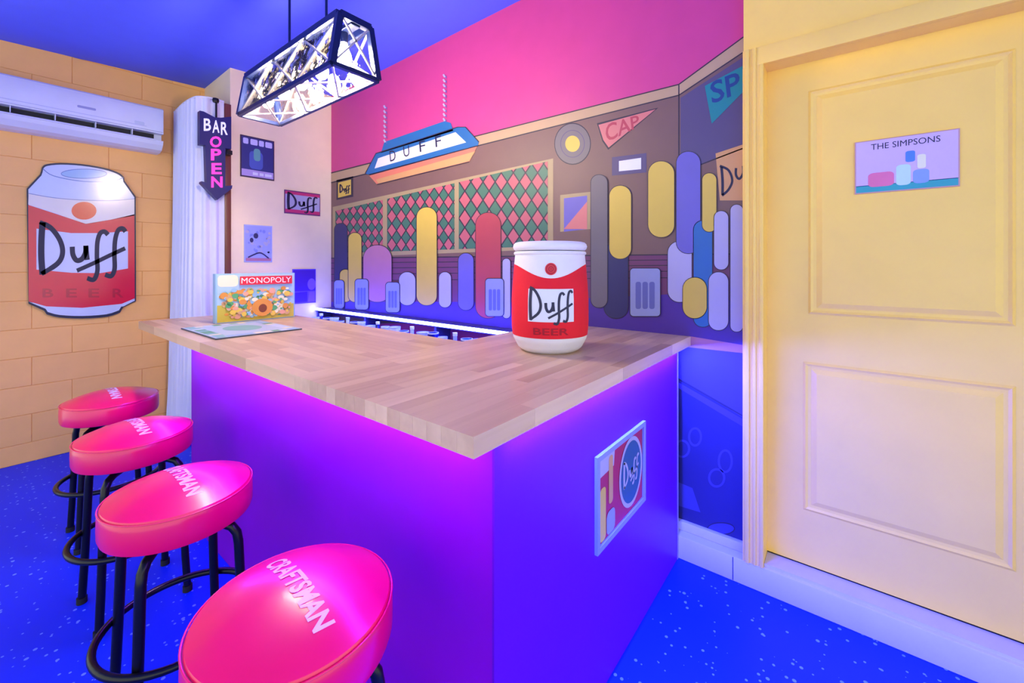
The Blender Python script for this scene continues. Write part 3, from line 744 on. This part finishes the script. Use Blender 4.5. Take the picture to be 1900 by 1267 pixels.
obj('seam_line', box(bmesh.new(), (XL+.05, -.1935, .158), (XR-.10, -.1915, .161)), mat('ac_shadow_line', (180, 184, 226), .4), ac)
P = Print(lambda u, v, h: (u, -.1940-h, v)); P.poly(rrect(.01, .196, .10, .212, .006), mat('ac_badge', (150, 152, 200), .3)); P.build('badge', ac)
P = Print(lambda u, v, h: (u, -.1938-h, v)); P.poly(rrect(.30, .162, .355, .186, .006), mat('ac_display', (196, 204, 226), .2)); P.build('display', ac)
# ------------------------------------------------------------------ can-shaped wall sign
cw = empty('can_wall_sign', (.49, YL, 1.45), 0, 'big flat red and white beer-can cutout sign on the block wall', 'sign')
def wq(u, v, h): p = at(u, v, 'Y', YL-.02); return (p.x-.49, -.0205-h, p.z-1.45)
q = lambda pts: [(x*.3315, 270+y*.3315) for x, y in pts]
outl = q(smoothline([(232, 140), (238, 118), (262, 104), (340, 97), (460, 104), (580, 124), (655, 148), (690, 172), (697, 196)], 3) + [(760, 285), (762, 870), (690, 905), (672, 935)] + smoothline([(672, 935), (600, 958), (460, 968), (330, 962), (262, 945)], 3) + [(248, 925), (160, 885), (150, 240), (225, 160)])
d = lambda u, v, dd: (lambda p: (p.x-.49, -dd, p.z-1.45))(at(u, v, 'Y', YL-.02))
obj('backing_board', prism(bmesh.new(), outl, d, .0005, .020), mat('sign_outline', (24, 30, 64), .4), cw)
M_gl = lambda n, r: mat('sign_'+n, r, .18, coat=.3)
P = Print(wq); P.up()
inset = lambda pts, f=.982: [(sum(p[0] for p in pts)/len(pts)*(1-f)+a*f, sum(p[1] for p in pts)/len(pts)*(1-f)+b*f) for a, b in pts]
P.poly(inset(outl, .972), M_gl('white', (196, 206, 240))); P.up()
P.poly(q([(160, 265), (300, 290), (460, 302), (620, 305), (752, 296), (752, 392), (480, 440), (300, 375), (158, 330)]), M_gl('cream', (224, 214, 214)))
P.poly(q([(158, 332), (300, 378), (480, 438), (620, 415), (752, 385), (754, 855), (680, 886), (460, 908), (260, 900), (160, 872)]), M_gl('red', (214, 16, 62))); P.up()
P.poly(q([(160, 874), (260, 902), (460, 912), (680, 890), (754, 860), (754, 868), (690, 900), (460, 925), (260, 915)]), M_gl('white', (196, 206, 240)))
P.poly(q(ell(470, 365, 70, 50, 30)), M_gl('orange', (226, 84, 60)))
P.poly(q([(204, 465), (400, 490), (560, 490), (716, 480), (716, 688), (560, 714), (400, 712), (204, 694)]), M_gl('panel', (196, 200, 240)))
P.stroke(q(smoothline([(240, 130), (300, 170), (460, 200), (620, 200), (690, 180)], 4)), 1.6, M_gl('grey', (110, 130, 190)), smooth=False)
P.poly(q(ell(470, 158, 130, 28, 30)), M_gl('lid', (150, 184, 226))); P.up()
P.stroke(q(ell(470, 158, 128, 26, 30)), 1.4, M_gl('grey', (110, 130, 190)), smooth=False, closed=True)
P.stroke(q([(160, 268), (300, 292), (460, 305), (620, 308), (752, 298)]), 1.2, M_gl('grey', (110, 130, 190)))
P.build('print', cw)
P = Print(wq); P.lay = 5
u0, v0 = q([(215, 425)])[0]; u1, v1 = q([(705, 760)])[0]
hand_word(P, u0, v1, u1, v0, 9.5, M_ink); P.build('word_lettering', cw)
P = Print(wq); P.lay = 5; ms = M_gl('deepred', (180, 10, 56))
for ch, x in zip('BEER', (268, 400, 525, 660)): P = Print(wq); P.lay = 5; a, b = q([(x-30, 850)])[0]; e, f = q([(x+30, 800)])[0]; P.text(ch, a, b, e, f, ms, .02); P.build('letter', cw)

# ------------------------------------------------------------------ curtain
path = smoothline([(.99, 4.195), (.983, 4.05), (.978, 3.90), (.984, 3.76), (1.000, 3.675), (1.05, 3.633), (1.10, 3.628), (1.152, 3.632)], 14)
cu = empty('curtain', (1.0, 3.8, 0), 0, 'white pleated curtain hanging in the corner beside the block wall', 'curtain')
bm = bmesh.new(); cols = []; Ln = 0
for i, p in enumerate(path):
    a = path[max(i-1, 0)]; b = path[min(i+1, len(path)-1)]; t = Vector((b[0]-a[0], b[1]-a[1])).normalized(); nrm = Vector((-t.y, t.x))
    if i: Ln += math.hypot(p[0]-path[i-1][0], p[1]-path[i-1][1])
    col = []
    for j in range(15):
        z = 2.50-(2.50-.012)*j/14; f = j/14
        amp = (.010+.008*f)*math.sin(Ln*105+.8*math.sin(f*4)) - .045*f*f*(1-i/len(path))
        x = p[0]-nrm.x*amp*-1 if False else p[0]+(-abs(nrm.x) if nrm.x > 0 else nrm.x)*0+nrm.x*amp*(1 if nrm.x > 0 else -1)*(1 if nrm.x > 0 else -1)
        y_ = p[1]+nrm.y*amp
        col.append(bm.verts.new((x-1.0, y_-3.8, z)))
    cols.append(col)
for A, B in zip(cols, cols[1:]):
    for j in range(14): bm.faces.new((A[j], A[j+1], B[j+1], B[j]))
bmesh.ops.recalc_face_normals(bm, faces=bm.faces)
bmesh.ops.solidify(bm, geom=bm.faces[:], thickness=.002)
obj('pleated_cloth', bm, mat('curtain_white', (224, 222, 240), .85), cu, smooth=True)
obj('curtain_track', tube(bmesh.new(), [(p[0]-1.0, p[1]-3.8, 2.506) for p in path], .007, 8), M_white, cu, smooth=True)

# ------------------------------------------------------------------ arrow sign
sg = empty('arrow_sign', (1.07, 3.575, 2.05), 0, 'navy arrow-shaped sign lettered BAR OPEN beside the curtain', 'sign')
YS = 3.545
def sq(u, v, h=0): p = at(360+u*.1656, 170+v*.1656, 'Y', YS); return p
arrow = [(65, 212), (110, 222), (235, 288), (290, 292), (418, 292), (418, 640), (358, 640), (350, 1062), (430, 1050), (425, 1090), (330, 1085), (262, 1212), (80, 1025), (85, 1005), (140, 1020), (128, 600), (65, 590)]
arrow = [(65, 212), (110, 222), (235, 288), (300, 292), (418, 280), (418, 640), (352, 635), (350, 1058), (430, 1050), (425, 1085), (262, 1212), (80, 1020), (85, 1003), (142, 1020), (128, 600), (65, 590)]
dd = lambda u, v, d_: (lambda p: (p.x-1.07, YS-3.575+d_, p.z-2.05))(sq(u, v))
obj('sign_box', prism(bmesh.new(), arrow, dd, 0, .05), mat('sign_navy', (26, 22, 96), .4), sg)
P = Print(lambda u, v, h: (lambda p: (p.x-1.07, YS-3.576-h, p.z-2.05))(sq(u, v)))
M_neon = mat('sign_pink', (226, 40, 150), .4, emit=(1, .05, .45), es=.9); M_ws = mat('sign_letter_white', (224, 226, 250), .4, emit=(.7, .75, 1), es=.35)
for ch, x0, x1, y0, y1 in (('B', 108, 190, 300, 440), ('A', 205, 285, 320, 462), ('R', 300, 378, 340, 485)): P.text(ch, x0, y1, x1, y0, M_ws, .02)
P.build('white_lettering', sg)
P = Print(lambda u, v, h: (lambda p: (p.x-1.07, YS-3.576-h, p.z-2.05))(sq(u, v)))
for ch, x0, x1, y0, y1 in (('O', 178, 308, 500, 625), ('P', 188, 305, 640, 770), ('E', 195, 310, 800, 925), ('N', 192, 320, 950, 1075)): P.text(ch, x0, y1, x1, y0, M_neon, .03)
P.build('pink_lettering', sg)
p = at(398, 188, 'Y', 3.60); 
obj('hanger_hook', tube(bmesh.new(), [(p.x-1.07, .02, p.z-2.05), (p.x-1.07, -.01, p.z-2.05-.02), (p.x-1.07, -.01, 2.36-2.05-.04)], .007, 8), M_black, sg, smooth=True)
obj('hook_plate', lathe(bmesh.new(), [(0, -.018), (.018, -.014), (.022, 0), (.018, .014), (0, .018)], 20), M_black, sg, loc=(p.x-1.07, .0, p.z-2.05), smooth=True)
obj('bracket', box(bmesh.new(), (.085, -.0, .06), (.12, .0625, .09)), M_black, sg)

# ------------------------------------------------------------------ small pictures on the peach wall and door
def plaque(name, x0, x1, z0, z1, label, cat, back):
    e = empty(name, ((x0+x1)/2, YB, (z0+z1)/2), 0, label, cat)
    W, Hh = (x1-x0)/2, (z1-z0)/2
    obj('plate', box(bmesh.new(), (-W, -.010, -Hh), (W, -.0005, Hh), .001), back, e)
    return e, (lambda u, v, h: (u*W, -.0105-h, v*Hh))
e, f = plaque('poster', 1.266, 1.510, 1.974, 2.294, 'dark framed poster with pale heading, topmost on the peach wall', 'poster', mat('poster_frame', (54, 34, 64), .4))
P = Print(f); P.poly([(-.94, -.94), (.94, -.94), (.94, -.62), (-.94, -.62)], mat('poster_lilac', (178, 160, 214), .5)); P.poly([(-.94, -.62), (.94, -.62), (.94, .94), (-.94, .94)], mat('poster_navy', (40, 46, 118), .5)); P.up()
P.poly(rrect(-.50, -.56, .30, .30, .2), mat('poster_blue', (70, 90, 176), .5)); P.up(); P.poly(rrect(-.25, -.15, .15, .45, .15), mat('poster_green', (96, 160, 160), .5))
for a, b in ((-.86, -.56), (-.44, -.02), (.06, .36), (.44, .86)): P.poly(rrect(a, .60, b, .88, .06), mat('poster_pale', (196, 194, 236), .5))
for a, b in ((-.3, .0), (.1, .34), (.42, .84)): P.poly([(a, -.86), (b, -.86), (b, -.72), (a, -.72)], m_wht)
P.build('print', e)
e, f = plaque('metal_sign', 1.590, 1.892, 1.722, 1.916, 'small red-banded white plate with a hand-drawn word on the peach wall', 'sign', mat('plate_purple', (110, 44, 110), .4))
P = Print(f); P.poly([(-.96, -.9), (.96, -.9), (.96, .9), (-.96, .9)], mat('plate_red', (200, 46, 110), .4)); P.up(); P.poly([(-.96, -.62), (.96, -.62), (.96, .66), (-.96, .66)], m_lil); P.up()
hand_word(P, -.86, -.86, .82, .84, .12, M_ink); P.build('print', e)
e, f = plaque('poster', 1.292, 1.494, 1.316, 1.606, 'pale blue sketch poster, just above the game box', 'poster', mat('poster_ice', (168, 176, 240), .5))
P = Print(f); rn = random.Random(11); P.poly([(-.94, -.94), (.94, -.94), (.94, .94), (-.94, .94)], mat('poster_sky', (152, 160, 236), .5))
for i in range(40): P.up() if i % 8 == 0 else 0; x, y_ = rn.uniform(-.8, .8), rn.uniform(-.5, .8); P.poly(ell(x, y_, rn.uniform(.05, .14), rn.uniform(.05, .12), 10), rn.choice((m_lil, mat('poster_steel', (124, 136, 220), .5), mat('poster_sky', (152, 160, 236), .5))))
P.up(); P.poly(ell(-.5, .18, .13, .13, 14), m_navy); P.poly(ell(-.2, .42, .17, .15, 14), m_navy)
P.stroke([(-.75, -.75), (-.35, -.6), (0, -.5), (.3, -.55), (.75, -.8)], .08, m_navy); P.poly([(-.9, -.94), (.9, -.94), (.9, -.78), (-.9, -.78)], m_rose); P.build('print', e)
e, f = plaque('poster', 1.655, 1.853, .965, 1.258, 'deep violet poster low on the peach wall, right of the game box', 'poster', mat('poster_violet_edge', (104, 70, 214), .5))
P = Print(f); P.poly([(-.95, -.28), (.95, -.28), (.95, .95), (-.95, .95)], mat('poster_violet', (66, 14, 170), .5)); P.poly([(-.95, -.92), (.25, -.92), (.25, -.32), (-.95, -.36)], mat('poster_violet', (66, 14, 170), .5)); P.up()
P.poly(ell(.62, .1, .36, .34, 22), mat('poster_mauve', (130, 90, 226), .5)); P.poly([(.3, -.92), (.9, -.92), (.9, -.34), (.42, -.34)], mat('poster_mauve', (130, 90, 226), .5)); P.build('print', e)
# plate on the door
dp = empty('door_plate', (XD-.008, -.160, 1.654), 0, 'small lilac metal plate with a handwritten title on the yellow door', 'sign')
def dq(u, v, h): return (-.0045-h, -u*.1355, v*.096+.006*0)
pl_o = obj('plate', box(bmesh.new(), (-.004, -.1355, -.096), (.0005, .1355, .096), .001), mat('plate_edge', (196, 150, 150), .4), dp)
P = Print(dq); P.poly([(-.97, -.72), (.97, -.72), (.97, .96), (-.97, .96)], mat('plate_lilac', (208, 180, 232), .4)); P.poly([(-.97, -.96), (.97, -.96), (.97, -.70), (-.97, -.70)], mat('plate_teal', (30, 160, 168), .4)); P.up()
P.text('THE SIMPSONS', -.66, .62, .66, .84, M_ink)
P.poly(rrect(-.72, -.78, -.20, -.25, .12), mat('plate_pink', (224, 110, 160), .4)); P.poly(rrect(-.16, -.80, .12, -.05, .1), mat('plate_mint', (190, 224, 220), .4)); P.poly(rrect(.16, -.78, .46, -.28, .1), mat('plate_sky', (130, 160, 226), .4)); P.up()
P.poly(rrect(.02, .02, .20, .42, .06), mat('plate_blue', (70, 130, 206), .4)); P.poly(rrect(.24, -.25, .40, .25, .06), mat('plate_cream', (232, 228, 200), .4))
P.build('print', dp)
